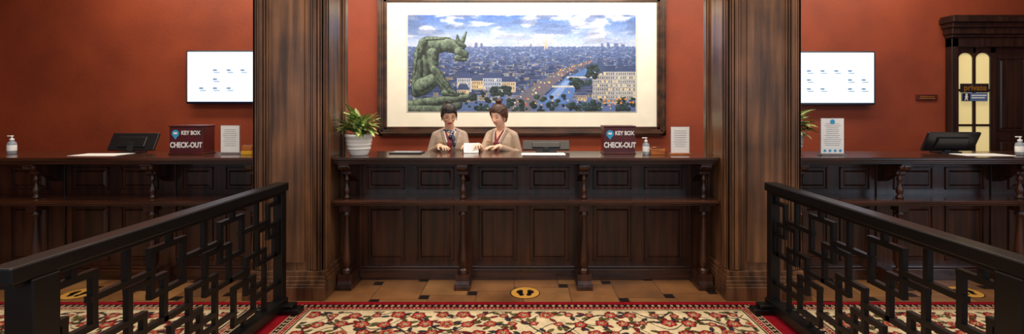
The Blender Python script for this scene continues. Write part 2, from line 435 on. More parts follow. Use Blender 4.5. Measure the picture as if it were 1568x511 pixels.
def rect(u0,u1,v0,v1,c,al=1):
    i0,i1=int((u0-624)*su),int(math.ceil((u1-624)*su));j0,j1=int((v0-22)*sv),int(math.ceil((v1-22)*sv))
    i0=max(0,i0);j0=max(0,j0);i1=min(nx,i1);j1=min(ny,j1)
    if i1>i0 and j1>j0: img[j0:j1,i0:i1]=img[j0:j1,i0:i1]*(1-al)+np.array(c)*al
R=random.Random(4)
v=71.5
for (uu,hh,ww) in ((727,5,4),(736,4,3),(921,4,3),(930,5,4),(941,4,6),(952,3,5),(706,3,3),(812,3,2)): rect(uu,uu+ww,70-hh,74,col(110,118,150))
while v<150:
    s=1.3+(v-71)*.10
    nn=int(350/s*.9)
    for _ in range(nn):
        u=R.uniform(622,974); w=s*R.uniform(.7,2.1); h=s*R.uniform(.6,1.5); sh=R.uniform(.68,.98)
        haze=max(0,1-(v-71)/45)
        body=R.choice([col(180,176,190),col(140,150,182),col(196,190,190),col(110,124,160),col(210,184,156)])*sh
        roof=R.choice([col(70,84,124),col(54,70,110),col(90,98,128)])*sh
        hz=col(132,152,196)
        body=body*(1-.5*haze)+hz*.5*haze; roof=roof*(1-.5*haze)+hz*.5*haze
        rect(u,u+w,v-h*.5,v,roof); rect(u,u+w,v,v+h,body)
        if s>3:
            for q in range(int(w/1.3)): rect(u+q*1.3+.4,u+q*1.3+.9,v+.5,v+h*.4,body*.55); rect(u+q*1.3+.4,u+q*1.3+.9,v+h*.5,v+h*.85,body*.6 if R.random()>.15 else col(255,200,110))
    v+=s*.55
img[pip(U,V,[(820,158),(840,142),(858,126),(868,116),(882,112),(902,102),(912,97),(905,106),(896,114),(884,124),(880,140),(872,158)])]=col(96,128,176)
img[pip(U,V,[(838,150),(852,136),(866,122),(872,124),(862,140),(852,152)])]=col(150,170,205)
st=pip(U,V,[(770,170),(800,140),(830,122),(858,106),(880,98),(906,92),(908,95),(884,104),(866,112),(850,128),(832,146),(812,170)])
img[st]=col(116,106,112)
for _ in range(85):
    tt=R.random(); ax=[(790,162),(836,126),(868,106),(906,93)]
    k=min(2,int(tt*3)); f=tt*3-k; cu=ax[k][0]*(1-f)+ax[k+1][0]*f+R.gauss(0,10*(1-tt)+2); cv=ax[k][1]*(1-f)+ax[k+1][1]*f+R.gauss(0,3*(1-tt)+.7)
    z=1.5*(1-tt)+.6; rect(cu,cu+z,cv,cv+z*.8,R.choice([col(255,206,110),col(255,170,70),col(255,236,190),col(230,90,60)]),.9)
for (bu,bv,bw) in ((868,117,40),(846,131,42)): rect(bu,bu+bw,bv,bv+2.2,col(222,206,180)); 
for q in range(7): rect(870+q*6,873+q*6,119,121.5,col(90,110,150))
def bld(u0,u1,v0,v1,c,rf):
    rect(u0,u1,v0,v1,c); 
    P=pip(U,V,[(u0-1,v0+1),(u0+3,v0-8),(u1-3,v0-8),(u1+1,v0+1)]); img[P]=rf
    vv=v0+3
    while vv<v1-2:
        uu=u0+1.5
        while uu<u1-1.5: rect(uu,uu+1.4,vv,vv+2.8,c*.55 if R.random()>.18 else col(255,206,120)); uu+=3.3
        rect(u0,u1,vv+4.2,vv+4.8,c*.82); vv+=6
bld(908,943,108,152,col(196,182,170),col(62,74,106)); bld(943,974,108,150,col(208,194,178),col(68,80,112))
img[((U-918)/9)**2+((V-103)/9)**2<1]=col(70,84,112); rect(916,919,88,96,col(70,84,112)); img[((U-950)/5)**2+((V-99)/6)**2<1]=col(70,84,112)
bld(700,722,118,140,col(204,194,190),col(70,80,114)); bld(722,745,122,136,col(228,190,140),col(76,84,110)); bld(740,768,118,136,col(190,188,196),col(66,78,110)); bld(768,790,124,140,col(222,190,150),col(66,76,108)); bld(700,718,136,150,col(216,184,146),col(66,76,104))
img[pip(U,V,[(833.4,74),(835.6,56),(836.4,56),(838.6,74),(837,74),(836,66),(835,74)])]=col(250,196,150)
for _ in range(240):
    reg=R.choice([(700,740,142,168),(740,800,150,170),(750,782,132,146),(800,866,146,170),(866,905,120,138),(905,974,150,168),(868,920,156,170),(900,915,100,118)])
    cu,cv=R.uniform(reg[0],reg[1]),R.uniform(reg[2],reg[3]); r_=R.uniform(2,5); g_=R.uniform(.6,1.2)
    mk=(U-cu)**2+((V-cv)*1.25)**2<r_*r_; img[mk]=col(36,52,52)*g_
    mk=(U-cu+1)**2+((V-cv+1.5)*1.3)**2<(r_*.5)**2; img[mk]=col(58,76,64)*g_
for _ in range(20): rect(*(lambda a,c:(a,a+1.6,c,c+1.4))(R.uniform(700,970),R.uniform(140,166)),col(255,196,96))
for _ in range(12): rect(*(lambda a,c:(a,a+2.6,c,c+2))(R.uniform(915,972),R.uniform(150,160)),col(255,150,60))
img*= (.9+.2*vnoise(U/2,V/2,1,9,2))[...,None]
# stone gargoyle in the print: overlapping limbs
nn=vnoise(U/3,V/3,1,21,4)
def gline(p0,r0,p1,r1):
    p0=np.array(p0,float);d=np.array(p1,float)-p0;L2=max(d@d,1e-6)
    tt=np.clip(((U-p0[0])*d[0]+(V-p0[1])*d[1])/L2,0,1); r_=r0+(r1-r0)*tt
    dx=(U-p0[0]-tt*d[0])/r_; dy=(V-p0[1]-tt*d[1])/r_; q=np.sqrt(dx*dx+dy*dy); m=q<1
    nz=np.sqrt(np.clip(1-q*q,0,1)); lum=np.clip(-.45*dx-.70*dy+.42*nz,0,1)
    lum=np.clip(.08+.82*lum+.75*(nn-.5)-.35*(q>.9),.03,1)[...,None]
    c=col(28,36,32)*(1-lum)+col(166,176,136)*lum; img[m]=c[m]
for P_ in (((620,162),10,(700,160),8),((640,158),8,(716,148),5),((624,168),8,(690,168),7),
    ((652,76),15,(646,122),15),((640,96),8,(638,140),9),((655,70),15,(684,67),11),((648,64),7,(640,84),7),
    ((646,132),14,(670,118),9),((672,118),8,(682,138),6),((680,142),5,(700,144),3.6),
    ((662,82),10,(664,106),7),((665,106),7,(688,136),4.5),((688,138),4,(697,142),3),
    ((684,68),11,(702,72),10),((703,78),8,(712,82),5.5),((700,88),5,(712,91),3),((701,62),4,(700,53),1.2),((708,62),4,(714,48),1),((704,66),4,(711,70),3),
    ((706,73),1.6,(709,74),1.2),((652,60),2,(680,58),2),((640,72),2,(634,112),2)): gline(*P_)
img[((U-709)/1.8)**2+((V-74)/1.2)**2<1]=col(14,20,20); rect(704,717,87,88.3,col(16,22,20))
img=np.clip(img*np.array([.90,.97,1.07]),0,255)
def fnp(a,c): return np.stack([-1.521+a*2.941,np.full(a.shape,WY-.036),2.80-c*1.243],-1)
grid_mesh('printed_cityscape',img,fnp,'paint',pic)

# ================= TELEVISIONS
def tv(x0,x1,z0,z1):
    p=empty('wall_television',((x0+x1)/2,WY-.06,(z0+z1)/2)); b=MB()
    b.box(x0,x1,WY-.10,WY-.055,z0,z1,'bezel',ch=.006); b.box(x0+.3,x1-.3,WY-.06,WY,z0+.15,z1-.15,'plastic')
    b.build('bezel',p)
    b=MB(); b.box(x0+.018,x1-.018,WY-.103,WY-.098,z0+.028,z1-.018,'screen'); b.build('screen',p)
    b=MB(); R=random.Random(3)
    for r_ in range(3):
        for c_ in range(6):
            cx=x0+.17+c_*.175; cz=z1-.26-r_*.115
            if R.random()<.3: continue
            b.box(cx,cx+.05,WY-.105,WY-.102,cz,cz+.018,'icon'); b.box(cx+.01,cx+.085,WY-.105,WY-.102,cz-.024,cz-.016,'icon')
    b.build('screen_icons',p)
tv(-4.333,-3.113,1.655,2.335); tv(3.24,4.46,1.64,2.325)

# ================= DOOR
d=empty('door_1',(5.95,WY-.05,1.2)); b=MB()
b.box(5.44,5.53,WY-.10,WY,0,2.5,'wood_d',ch=.008); b.box(6.50,6.59,WY-.10,WY,0,2.5,'wood_d',ch=.008)
b.box(5.44,6.59,WY-.10,WY,2.38,2.5,'wood_d',ch=.006)
for i,(e,z0,z1) in enumerate(((.02,2.50,2.54),(.05,2.54,2.62),(.08,2.62,2.68),(.12,2.68,2.74),(.10,2.74,2.77))):
    b.box(5.44-e*.7,6.59+e*.7,WY-.10-e,WY,z0,z1,'wood_d',ch=.006)
b.build('door_casing',d)
def leaf(x0,x1,glz,name):
    b=MB(); y0,y1=WY-.05,WY-.005
    b.box(x0,x1,y0+.03,y1,0,2.38,'wood_d')
    if glz:
        b.box(x0,x0+.04,y0,y1,0,2.38,'wood_d',ch=.004); b.box(x1-.07,x1,y0,y1,0,2.38,'wood_d',ch=.004)
        xm=(x0+.04+x1-.07)/2
        b.box(xm-.018,xm+.018,y0,y1,.9,2.38,'wood_d',ch=.003)
        for z in (.9,1.38,1.83): b.box(x0,x1,y0+.004,y1,z-.015,z+.015,'wood_d',ch=.003)
        b.box(x0,x1,y0,y1,0,.92,'wood_d',ch=.004); b.box(x0,x1,y0,y1,2.31,2.38,'wood_d')
        b.panel(x0+.08,x1-.1,.15,.8,y0,'wood_d')
        for (a,c) in ((x0+.04,xm-.018),(xm+.018,x1-.07)):
            r=(c-a)/2; cx=(a+c)/2; n=12
            arc=[(cx-r*math.cos(math.pi*i/n),2.24+.07*math.sin(math.pi*i/n)) for i in range(n+1)]
            b.extr_y([(a-.001,2.315)]+arc+[(c+.001,2.315)],y0+.001,y1,'wood_d')
    else:
        b.panel(x0+.05,x1-.05,1.3,2.25,y0+.03,'wood_d'); b.panel(x0+.05,x1-.05,.2,1.2,y0+.03,'wood_d')
        b.lathe(0,0,[(.01,0),(.012,.02),(.028,.04),(.028,.055),(.01,.065)],'gold',16,mx=Matrix.Translation((x0+.05,y0+.03,1.02))@Matrix.Rotation(math.pi/2,4,'X'))
    b.build(name,d)
    if glz:
        b=MB(); b.box(x0+.035,x1-.065,y0+.018,y0+.028,.9,2.33,'glass'); b.build('glass_panes',d)
leaf(5.53,6.05,True,'glazed_leaf'); leaf(6.05,6.50,False,'solid_leaf')
b=MB(); b.box(5.585,5.945,WY-.066,WY-.052,1.80,1.915,'sign',ch=.004); b.box(5.60,5.93,WY-.066,WY-.052,1.69,1.795,'sblue',ch=.004); b.box(5.605,5.70,WY-.070,WY-.060,1.695,1.79,'sign')
b.box(5.64,5.665,WY-.073,WY-.068,1.765,1.785,'paper')
b.extr_y([(5.645,1.765),(5.66,1.765),(5.675,1.735),(5.66,1.74),(5.67,1.70),(5.66,1.70),(5.652,1.725),(5.637,1.70),(5.627,1.70),(5.642,1.735),(5.63,1.74)],WY-.073,WY-.068,'paper')
b.box(5.72,5.91,WY-.070,WY-.064,1.755,1.77,'paper'); b.box(5.72,5.89,WY-.070,WY-.064,1.725,1.74,'paper')
b.build('door_signs',d)
text('private','private_lettering',(5.765,WY-.069,1.860),.105,'gold',d,off=.002)
b=MB(); b.box(5.055,5.33,WY-.02,WY,1.70,1.775,'maroon2',ch=.004); b.box(5.10,5.285,WY-.022,WY-.018,1.745,1.753,'gold'); b.box(5.09,5.295,WY-.022,WY-.018,1.722,1.732,'gold'); b.build('wall_nameplate')

# ================= PLANTS
def plant(x,y,z,s,seed,clampx=None,el0=.3,el1=1.5,lk=1.0):
    p=empty('potted_plant',(x,y,z)); b=MB()
    prof=[(.075,0),(.082,.01),(.10,.06),(.112,.12),(.118,.165),(.124,.17),(.126,.185),(.122,.195),(.110,.195),(.108,.17),(.02,.168)]
    prof=[(r*s,h*s) for r,h in prof]
    b.lathe(x,y,[(r,z+h) for r,h in prof],'white',32)
    for i in range(3): b.lathe(x,y,[(.1015*s+i*.004*s,z+(.055+i*.035)*s),(.106*s+i*.005*s,z+(.062+i*.035)*s),(.104*s+i*.005*s,z+(.070+i*.035)*s)],'white',32)
    b.build('pot',p)
    b=MB(); b.lathe(x,y,[(.105*s,z+.165*s),(.10*s,z+.178*s),(.02,z+.182*s)],'soil',20); b.build('soil',p)
    R=random.Random(seed); vs=[];fs=[];cs=[]
    for n in range(84):
        a=R.uniform(0,2*math.pi); el=R.uniform(el0,el1); L=R.uniform(.13,.22)*s*lk*(1.0 if el<1 else 1.15); W=R.uniform(.024,.036)*s
        bx,by=x+.03*s*math.cos(a),y+.03*s*math.sin(a); bz=z+.175*s+R.uniform(0,.11)*s
        px,pz=.0,.0; N=8; o=len(vs); ang=el; dr=.09+.08*R.random()
        tone=R.uniform(.8,1.2); tw=R.uniform(-.5,.5)
        for i in range(N+1):
            tt=i/N; w=W*(math.sin(math.pi*min(1,max(0,(tt-.18)/.82))**.75) if tt>.18 else 0)+.0025
            for c in (-2,-1,0,1,2):
                off=c/2*w; up=abs(c)*w*.12
                wx=bx+px*math.cos(a)-off*math.sin(a); wy=by+px*math.sin(a)+off*math.cos(a); wz=bz+pz+up+off*tw*.5
                if clampx is not None: wx=max(wx,clampx+.01*tt)
                vs.append((wx,wy,wz))
                pale=(c==0)*.8+(abs(c)==1)*(.8 if R.random()<.6 else .1)
                if tt<.2: pale=.3
                cs.append([(52*(1-pale)+228*pale)*tone,(106*(1-pale)+226*pale)*tone,(40*(1-pale)+140*pale)*tone])
            px+=L/N*math.cos(ang); pz+=L/N*math.sin(ang); ang-=dr
        for i in range(N):
            for c in range(4): q=o+i*5+c; fs.append((q,q+1,q+6,q+5))
    me=bpy.data.meshes.new('leaves'); me.from_pydata(vs,[],fs)
    at=me.color_attributes.new('Col','FLOAT_COLOR','POINT'); cc=np.ones((len(vs),4),np.float32); cc[:,:3]=s2l(np.clip(np.array(cs)/255,0,1)); at.data.foreach_set('color',cc.ravel())
    me.materials.append(M['leaf']); me.polygons.foreach_set('use_smooth',[True]*len(fs))
    ob=bpy.data.objects.new('leaves',me); scene.collection.objects.link(ob); setpar(ob,p)
plant(-1.525,4.30,CT,1.0,2,-1.68)
plant(2.58,4.58,CT,1.0,5,2.345,.05,1.1,1.15)

# ================= COUNTER OBJECTS
def monitor(x,y,w,h,tilt,name='computer_monitor'):
    b=MB(); 
    b.box(x-.10,x+.10,y-.06,y+.08,CT,CT+.012,'plastic',ch=.004)
    b.box(x-.03,x+.03,y-.015,y+.02,CT+.01,CT+h*.55,'plastic',ch=.004)
    mx=Matrix.Translation((x,y+.0,CT+.02))@Matrix.Rotation(tilt,4,'X')
    b.box(-w/2,w/2,-.012,.012,0,h,'plastic',mx=mx,ch=.005)
    b.box(-w/2+.01,w/2-.01,.010,.014,.012,h-.01,'grey',mx=mx)
    b.box(-w*.3,w*.3,-.028,-.010,h*.15,h*.75,'plastic',mx=mx,ch=.008)
    b.build(name)
monitor(-3.83,4.56,.45,.18,-.45); monitor(.20,4.60,.46,.10,-.5); monitor(4.08,4.56,.50,.20,.45)
def keybox(x,y,w=.29,h=.265,dp=.17):
    p=empty('key_drop_box',(x,y,CT)); b=MB()
    b.box(x-w/2,x+w/2,y,y+dp,CT,CT+h-.012,'maroon',ch=.004); b.box(x-w/2-.008,x+w/2+.008,y-.008,y+dp+.008,CT+h-.012,CT+h,'maroon2',ch=.003)
    b.box(x-w/2-.006,x+w/2+.006,y-.006,y+dp+.006,CT,CT+.015,'maroon2',ch=.003)
    b.box(x-.05,x+.05,y+.05,y+.07,CT+h-.001,CT+h+.001,'sblk')
    b.build('box_body',p)
    b=MB(); cx,cz=x-w*.31,CT+h*.72
    b.lathe(0,0,[(.034,0),(.034,.003)],'blue',24,False,mx=Matrix.Translation((cx,y,cz))@Matrix.Rotation(math.pi/2,4,'X'))
    b.extr_y([(cx-.022,cz-.024),(cx+.022,cz-.024),(cx,cz-.055)],y-.003,y,'blue')
    b.box(cx-.016,cx+.016,y-.005,y-.001,cz-.006,cz+.012,'paper'); b.build('pin_badge',p)
    text('KEY BOX','key_box_lettering',(x+.045,y-.002,CT+h*.74),.052,'paper',p,sx=.82,off=.0015)
    text('CHECK-OUT','check_out_lettering',(x+.002,y-.002,CT+h*.32),.068,'paper',p,sx=.76,off=.0022)
keybox(.875,4.38); keybox(-3.15,4.36,.31,.27,.17)
def sanitizer(x,y,s=1):
    p=empty('hand_sanitizer_bottle',(x,y,CT)); b=MB()
    b.lathe(x,y,[(r*s,CT+h*s) for r,h in ((.030,0),(.034,.006),(.034,.095),(.028,.112),(.014,.12),(.014,.128))],'gel',24)
    b.lathe(x,y,[(r*s,CT+h*s) for r,h in ((.0345,.03),(.0348,.032),(.0348,.08),(.0345,.082))],'paper',24); b.build('bottle',p)
    b=MB(); b.lathe(x,y,[(r*s,CT+h*s) for r,h in ((.017,.126),(.017,.142),(.006,.146),(.006,.162),(.012,.163),(.012,.172))],'paper',16)
    b.box(x-.04*s,x+.01*s,y-.006*s,y+.006*s,CT+.163*s,CT+.173*s,'paper',ch=.002); b.build('pump_head',p)
sanitizer(1.115,4.36,.92); sanitizer(-4.83,4.42,1.0); sanitizer(4.52,4.3,1.0)
def stand(x,y,w,h,base='wood_h',lines=9,header=False):
    p=empty('notice_stand',(x,y,CT)); b=MB()
    b.box(x-w/2-.005,x+w/2+.005,y-.03,y+.04,CT,CT+.014,base,ch=.003)
    b.box(x-w/2,x+w/2,y,y+.006,CT+.012,CT+h,'clear')
    b.build('holder',p)
    b=MB(); b.box(x-w/2+.004,x+w/2-.004,y-.003,y-.001,CT+.018,CT+h-.004,'paper'); b.build('notice_sheet',p)
    b=MB(); R=random.Random(int(x*100))
    for i in range(lines):
        z=CT+h*.84-i*h*.62/lines; ww=w*R.uniform(.25,.38); b.box(x-ww,x+ww,y-.004,y-.0029,z,z+.0035,'ink')
    if header: 
        b.lathe(0,0,[(.022,0),(.022,.002)],'blue',20,False,mx=Matrix.Translation((x,y-.003,CT+h*.90))@Matrix.Rotation(math.pi/2,4,'X'))
        for i in range(4): b.lathe(0,0,[(.012,0),(.012,.002)],'blue',16,False,mx=Matrix.Translation((x-.07+i*.047,y-.004,CT+h*.13))@Matrix.Rotation(math.pi/2,4,'X'))
    b.build('printed_lines',p)
stand(1.425,4.34,.175,.26,'orange',8); stand(-2.765,4.40,.18,.27,'clear',9); stand(2.79,4.28,.215,.34,'clear',12,True)
b=MB(); b.box(1.155,1.285,4.33,4.41,CT,CT+.055,'orange',ch=.004); b.box(1.165,1.275,4.34,4.40,CT+.055,CT+.062,'wood_h',ch=.002); b.box(1.18,1.21,4.335,4.405,CT+.062,CT+.068,'orange'); b.build('wooden_card_box')
b=MB(); b.box(-2.63,-2.53,4.34,4.44,CT,CT+.035,'yellow',ch=.003); b.box(-2.625,-2.535,4.345,4.435,CT+.035,CT+.085,'orange',ch=.004); b.box(-2.60,-2.56,4.37,4.41,CT+.085,CT+.09,'sblk'); b.build('small_gift_box')
def papers(x,y,w,dd,rot,n=3):
    b=MB()
    for i in range(n):
        mx=Matrix.Translation((x+.004*i,y+.003*i,CT+.0012*i))@Matrix.Rotation(rot+.02*i,4,'Z')
        b.box(-w/2,w/2,-dd/2,dd/2,0,.001,'paper',mx=mx)
    b.build('paper_stack')
papers(-3.92,4.34,.42,.22,.02); papers(.16,4.40,.40,.18,.0); papers(4.2,4.33,.42,.2,-.03)
b=MB(); b.box(-1.28,-.98,4.40,4.58,CT,CT+.012,'plastic',ch=.003); b.box(-1.26,-1.0,4.42,4.56,CT+.012,CT+.016,'ink'); b.build('desk_folder')

# ================= PEOPLE
def capsule(b,p0,p1,r0,r1,n=14):
    p0=Vector(p0);p1=Vector(p1);d=(p1-p0);L=d.length
    q=d.to_track_quat('Z','Y').to_matrix().to_4x4() if L>1e-6 else Matrix.Identity(4)
    prof=[]
    for i in range(5): a=-math.pi/2+i*math.pi/8; prof.append((max(.0005,r0*math.cos(a)),r0*math.sin(a)))
    for i in range(5): a=i*math.pi/8; prof.append((max(.0005,r1*math.cos(a)),L+r1*math.sin(a)))
    b.lathe(0,0,prof,'attr',n,mx=Matrix.Translation(p0)@q)
def loft(b,rings,mx,n=28):
    vs=[];fs=[]
    for (z,rx,ry,cy) in rings:
        for i in range(n):
            a=2*math.pi*i/n; vs.append((rx*math.copysign(abs(math.cos(a))**.9,math.cos(a)),cy+ry*math.sin(a),z))
    for j in range(len(rings)-1):
        for i in range(n): fs.append((j*n+i,j*n+(i+1)%n,(j+1)*n+(i+1)%n,(j+1)*n+i))
    fs.append(tuple(reversed(range(n)))); fs.append(tuple((len(rings)-1)*n+i for i in range(n)))
    b.add(vs,fs,'attr',mx=mx)
def hand(b,w,dr,nrm,side,curl):
    w=Vector(w);d=Vector(dr).normalized();n=Vector(nrm); n=(n-d*n.dot(d)).normalized(); l=d.cross(n)*side
    for k in range(4):
        off=(k-1.5)*.018; capsule(b,w+l*off*.6,w+d*.078+l*off,.014,.0115,10)
    for k,Lf in enumerate((.066,.074,.069,.054)):
        off=(k-1.5)*.0195; p=w+d*.078+l*off; a=curl*.6; sp=(k-1.5)*.10
        for s_,fr in enumerate((.45,.31,.24)):
            dd=(d*math.cos(a)+n*math.sin(a)+l*sp).normalized(); q=p+dd*Lf*fr
            capsule(b,p,q,.0085-.0008*s_,.0078-.0008*s_,10); p=q; a+=curl
    p=w+d*.02-l*.022; q=p+(d*.6-l*.7+n*.25).normalized()*.038; capsule(b,p,q,.0125,.0105,10)
    r=q+(d*.85-l*.3+n*.3).normalized()*.03; capsule(b,q,r,.010,.009,10); capsule(b,r,r+(d*.95-l*.05+n*.35).normalized()*.022,.009,.0075,10)

def headshape(x,y,z,grow=0):
    rxy=np.sqrt(x*x+y*y)+1e-9; pr=np.sqrt(np.clip(1-np.abs(z)**2.5,0,1)); cx,cy=x/rxy,y/rxy
    t=np.clip(-z,0,1)
    X=(.073+grow)*cx*pr*(1-.34*t**1.4)
    front=cy<0
    Y=np.where(front,(.088+grow)*cy*pr*(1-.05*t),(.098+grow)*cy*pr*(1-.42*t**1.2))
    Y=np.where(front,-(np.abs(Y)**.92)*(.088**.08),Y)
    Z=(.113+grow)*z
    return X,Y,Z
def face_disp(X,Y,Z,smile):
    g=lambda a,s: np.exp(-(a/s)**2)
    f=(Y<-.02)
    nz=.018*g(X,.0105)*sstep(.022,-.026,Z)*(1-sstep(-.029,-.042,Z))+.006*g(np.abs(X)-.011,.006)*g(Z+.031,.008)
    so=-.007*g(np.abs(X)-.030,.014)*g(Z-.008,.012)+.005*g(np.abs(X)-.030,.010)*g(Z-.003,.007)+.002*g(Z-.032,.01)*g(X,.05)
    zc=-.060+smile*.007*(X/.022)**2
    lp=.0055*g(X,.019)*(g(Z-zc-.005,.005)+g(Z-zc+.006,.0055))-.003*g(X,.022)*g(Z-zc,.002)
    ch=.006*g(X,.02)*g(Z+.094,.014)+.004*g(np.abs(X)-.038,.015)*g(Z+.03,.018)
    return np.where(f,-(nz+so+lp+ch),0)
def person(name,base,byaw,headc,hyaw,hpitch,hroll,arms,skin,hairk,jacket,scarf,glasses,bun,smile):
    P=empty(name,(base[0],base[1],0))
    T=Matrix.Translation((base[0],base[1],0))@Matrix.Rotation(byaw,4,'Z')
    b=MB()
    hc=Vector(headc)
    loft(b,[(.80,.15,.10,0),(.86,.168,.118,.0),(.93,.16,.115,0),(1.02,.128,.095,0),(1.10,.135,.10,-.005),(1.18,.150,.120,-.015),(1.24,.148,.116,-.014),(1.30,.150,.094,-.005),(1.335,.132,.076,0),(1.358,.098,.064,.005),(1.378,.062,.056,.008)],T)
    nb=T@Vector((0,.008,1.36)); capsule(b,nb,hc+Vector((0,.012,-.06)),.05,.045,18)
    for s in (-1,1):
        hp=T@Vector((s*.085,0,.86)); kn=T@Vector((s*.09,-.01,.48)); an=T@Vector((s*.09,.01,.09))
        capsule(b,hp,kn,.088,.058,18); capsule(b,kn,an,.058,.042,18); capsule(b,T@Vector((s*.09,.03,.035)),T@Vector((s*.095,-.14,.028)),.034,.027,14)
    wr=[]
    for s,(el,wp,hd,nr,curl) in zip((-1,1),arms):
        sh=T@Vector((s*.143,0,1.308)); el=Vector(el); wp=Vector(wp)
        capsule(b,T@Vector((s*.045,.006,1.352)),sh+Vector((0,0,.008)),.046,.043,16)
        capsule(b,sh,el,.047,.040,18); capsule(b,el,wp,.040,.033,16)
        wd=(wp-el).normalized(); capsule(b,wp-wd*.02,wp+wd*.03,.024,.022,14)
        hand(b,wp+wd*.03,hd,nr,-s,curl); wr.append((wp,wd))
    me=bpy.data.meshes.new('tmp'); me.from_pydata(b.v,[],b.f); tmp=bpy.data.objects.new('tmp',me); scene.collection.objects.link(tmp)
    md=tmp.modifiers.new('r','REMESH'); md.mode='VOXEL'; md.voxel_size=.0045; md.use_smooth_shade=True
    sm=tmp.modifiers.new('s','SMOOTH'); sm.factor=.5; sm.iterations=3
    dg=bpy.context.evaluated_depsgraph_get(); dg.update(); me2=bpy.data.meshes.new_from_object(tmp.evaluated_get(dg)); bpy.data.objects.remove(tmp)
    N=len(me2.vertices); co=np.empty(N*3,np.float32); me2.vertices.foreach_get('co',co); co=co.reshape(-1,3)
    Ti=np.array(T.inverted()); lc=co@Ti[:3,:3].T+Ti[:3,3]; x,y,z=lc.T
    J=np.array(jacket,float); colr=np.tile(J,(N,1))
    for wp,wd in wr:
        dd=(co-np.array(wp))@np.array(wd); near=np.linalg.norm(co-np.array(wp),axis=1)<.26
        colr[(dd>.0)&near&(co[:,2]>1.0)&(np.abs(x)<.6)&(co[:,1]<base[1]-.12)]=skin
    front=(y<0)&(y>-.165)&(np.abs(x)<.14)
    vw=np.clip((z-1.13)/.22,0,1)*.062
    inV=front&(np.abs(x)<vw)&(z>1.13)&(z<1.40)
    lap=front&(np.abs(x)<vw+.030)&(z>1.13)&(z<1.37)&~inV
    colr[lap]=J*.86
    edge=front&(np.abs(np.abs(x)-vw)<.004)&(z>1.13)&(z<1.37); colr[edge]=J*.5
    edge=front&(np.abs(np.abs(x)-vw-.030)<.004)&(z>1.16)&(z<1.36); colr[edge]=J*.6
    colr[inV]=[122,26,34]; colr[inV&(np.abs(x)>vw-.011)&(z>1.25)]=[228,222,216]
    sk=front&(np.abs(x)<np.clip((z-1.28)/.1,0,1)*.045)&(z>1.28); colr[sk]=skin
    colr[(z>1.372)&(x*x+y*y<.0052)]=skin; colr[z>1.405]=skin
    colr[(z>1.358)&(z<1.392)&(y>-.02)]=J
    colr[front&(np.abs(x)<.003)&(z<1.13)&(z>.86)]=J*.5
    colr[z<.86]=[36,32,38]; colr[z<.07]=[20,18,18]
    a=me2.color_attributes.new('Col','FLOAT_COLOR','POINT'); cc=np.ones((N,4),np.float32); cc[:,:3]=s2l(np.clip(colr/255,0,1)); a.data.foreach_set('color',cc.ravel())
    me2.materials.clear(); me2.materials.append(M['skin']); me2.polygons.foreach_set('use_smooth',[True]*len(me2.polygons))
    ob=bpy.data.objects.new('body',me2); scene.collection.objects.link(ob); setpar(ob,P)
    # head
    HM=Matrix.Translation(hc)@Matrix.Rotation(hyaw,4,'Z')@Matrix.Rotation(hpitch,4,'X')@Matrix.Rotation(hroll,4,'Y')@Matrix.Diagonal((1.0,1.02,1.04,1))
    nu,nv=220,180
    th=np.linspace(0,2*np.pi,nu,endpoint=False); ph=np.linspace(-np.pi/2+.01,np.pi/2-.01,nv); TH,PH=np.meshgrid(th,ph)
    ux,uy,uz=(np.cos(PH)*np.cos(TH)).ravel(),(np.cos(PH)*np.sin(TH)).ravel(),np.sin(PH).ravel()
    X,Y,Z=headshape(ux,uy,uz); Y=Y+face_disp(X,Y,Z,smile)
    fs=[]
    for j in range(nv-1):
        for i in range(nu): fs.append((j*nu+i,j*nu+(i+1)%nu,(j+1)*nu+(i+1)%nu,(j+1)*nu+i))
    caps=[tuple(reversed(range(nu))),tuple((nv-1)*nu+i for i in range(nu))]
    S=np.minimum(np.array(skin,float)*1.05,255); hcN=np.tile(S,(len(X),1)); fr=Y<-.03
    g=lambda a,s: np.exp(-(a/s)**2)
    bl=(g(np.abs(X)-.036,.014)*g(Z+.028,.014)*.35*fr)[:,None]; hcN=hcN*(1-bl)+np.array([222,120,104])*bl
    zc=-.060+smile*.007*(X/.022)**2
    lips=fr&(np.abs(X)<.023)&(np.abs(Z-zc)<.0115*np.sqrt(np.clip(1-(X/.0235)**2,0,1))); hcN[lips]=[186,40,48]
    if smile>.8:
        te=fr&(np.abs(X)<.016)&(np.abs(Z-zc)<.004*np.sqrt(np.clip(1-(X/.017)**2,0,1))); hcN[te]=[246,240,232]
    br=fr&(np.abs(X)>.013)&(np.abs(X)<.047)&(np.abs(Z-(.031-.12*np.abs(np.abs(X)-.032)))<.0028); hcN[br]=[84,56,42]
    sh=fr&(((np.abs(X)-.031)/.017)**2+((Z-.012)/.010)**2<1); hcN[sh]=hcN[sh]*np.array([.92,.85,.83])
    ey=fr&(((np.abs(X)-.031)/.0135)**2+((Z-.001)/.004)**2<1); hcN[ey]=[150,120,110]
    ir=fr&(((np.abs(X)-.031)/.0065)**2+((Z-.001)/.004)**2<1); hcN[ir]=[40,28,24]
    la=fr&(np.abs(X)>.015)&(np.abs(X)<.048)&(np.abs(Z-(.0045-14*(np.abs(X)-.031)**2))<.0022); hcN[la]=[30,20,18]
    no=fr&(((np.abs(X)-.0075)/.0035)**2+((Z+.038)/.0022)**2<1); hcN[no]=S*.5
    me=bpy.data.meshes.new('head'); me.from_pydata([tuple(p) for p in np.stack([X,Y,Z],-1)],[],fs+caps)
    a=me.color_attributes.new('Col','FLOAT_COLOR','POINT'); cc=np.ones((len(X),4),np.float32); cc[:,:3]=s2l(np.clip(hcN/255,0,1)); a.data.foreach_set('color',cc.ravel())
    me.materials.append(M['skin']); me.polygons.foreach_set('use_smooth',[True]*len(me.polygons)); me.transform(HM)
    ob=bpy.data.objects.new('head',me); scene.collection.objects.link(ob); setpar(ob,P)
    b=MB()
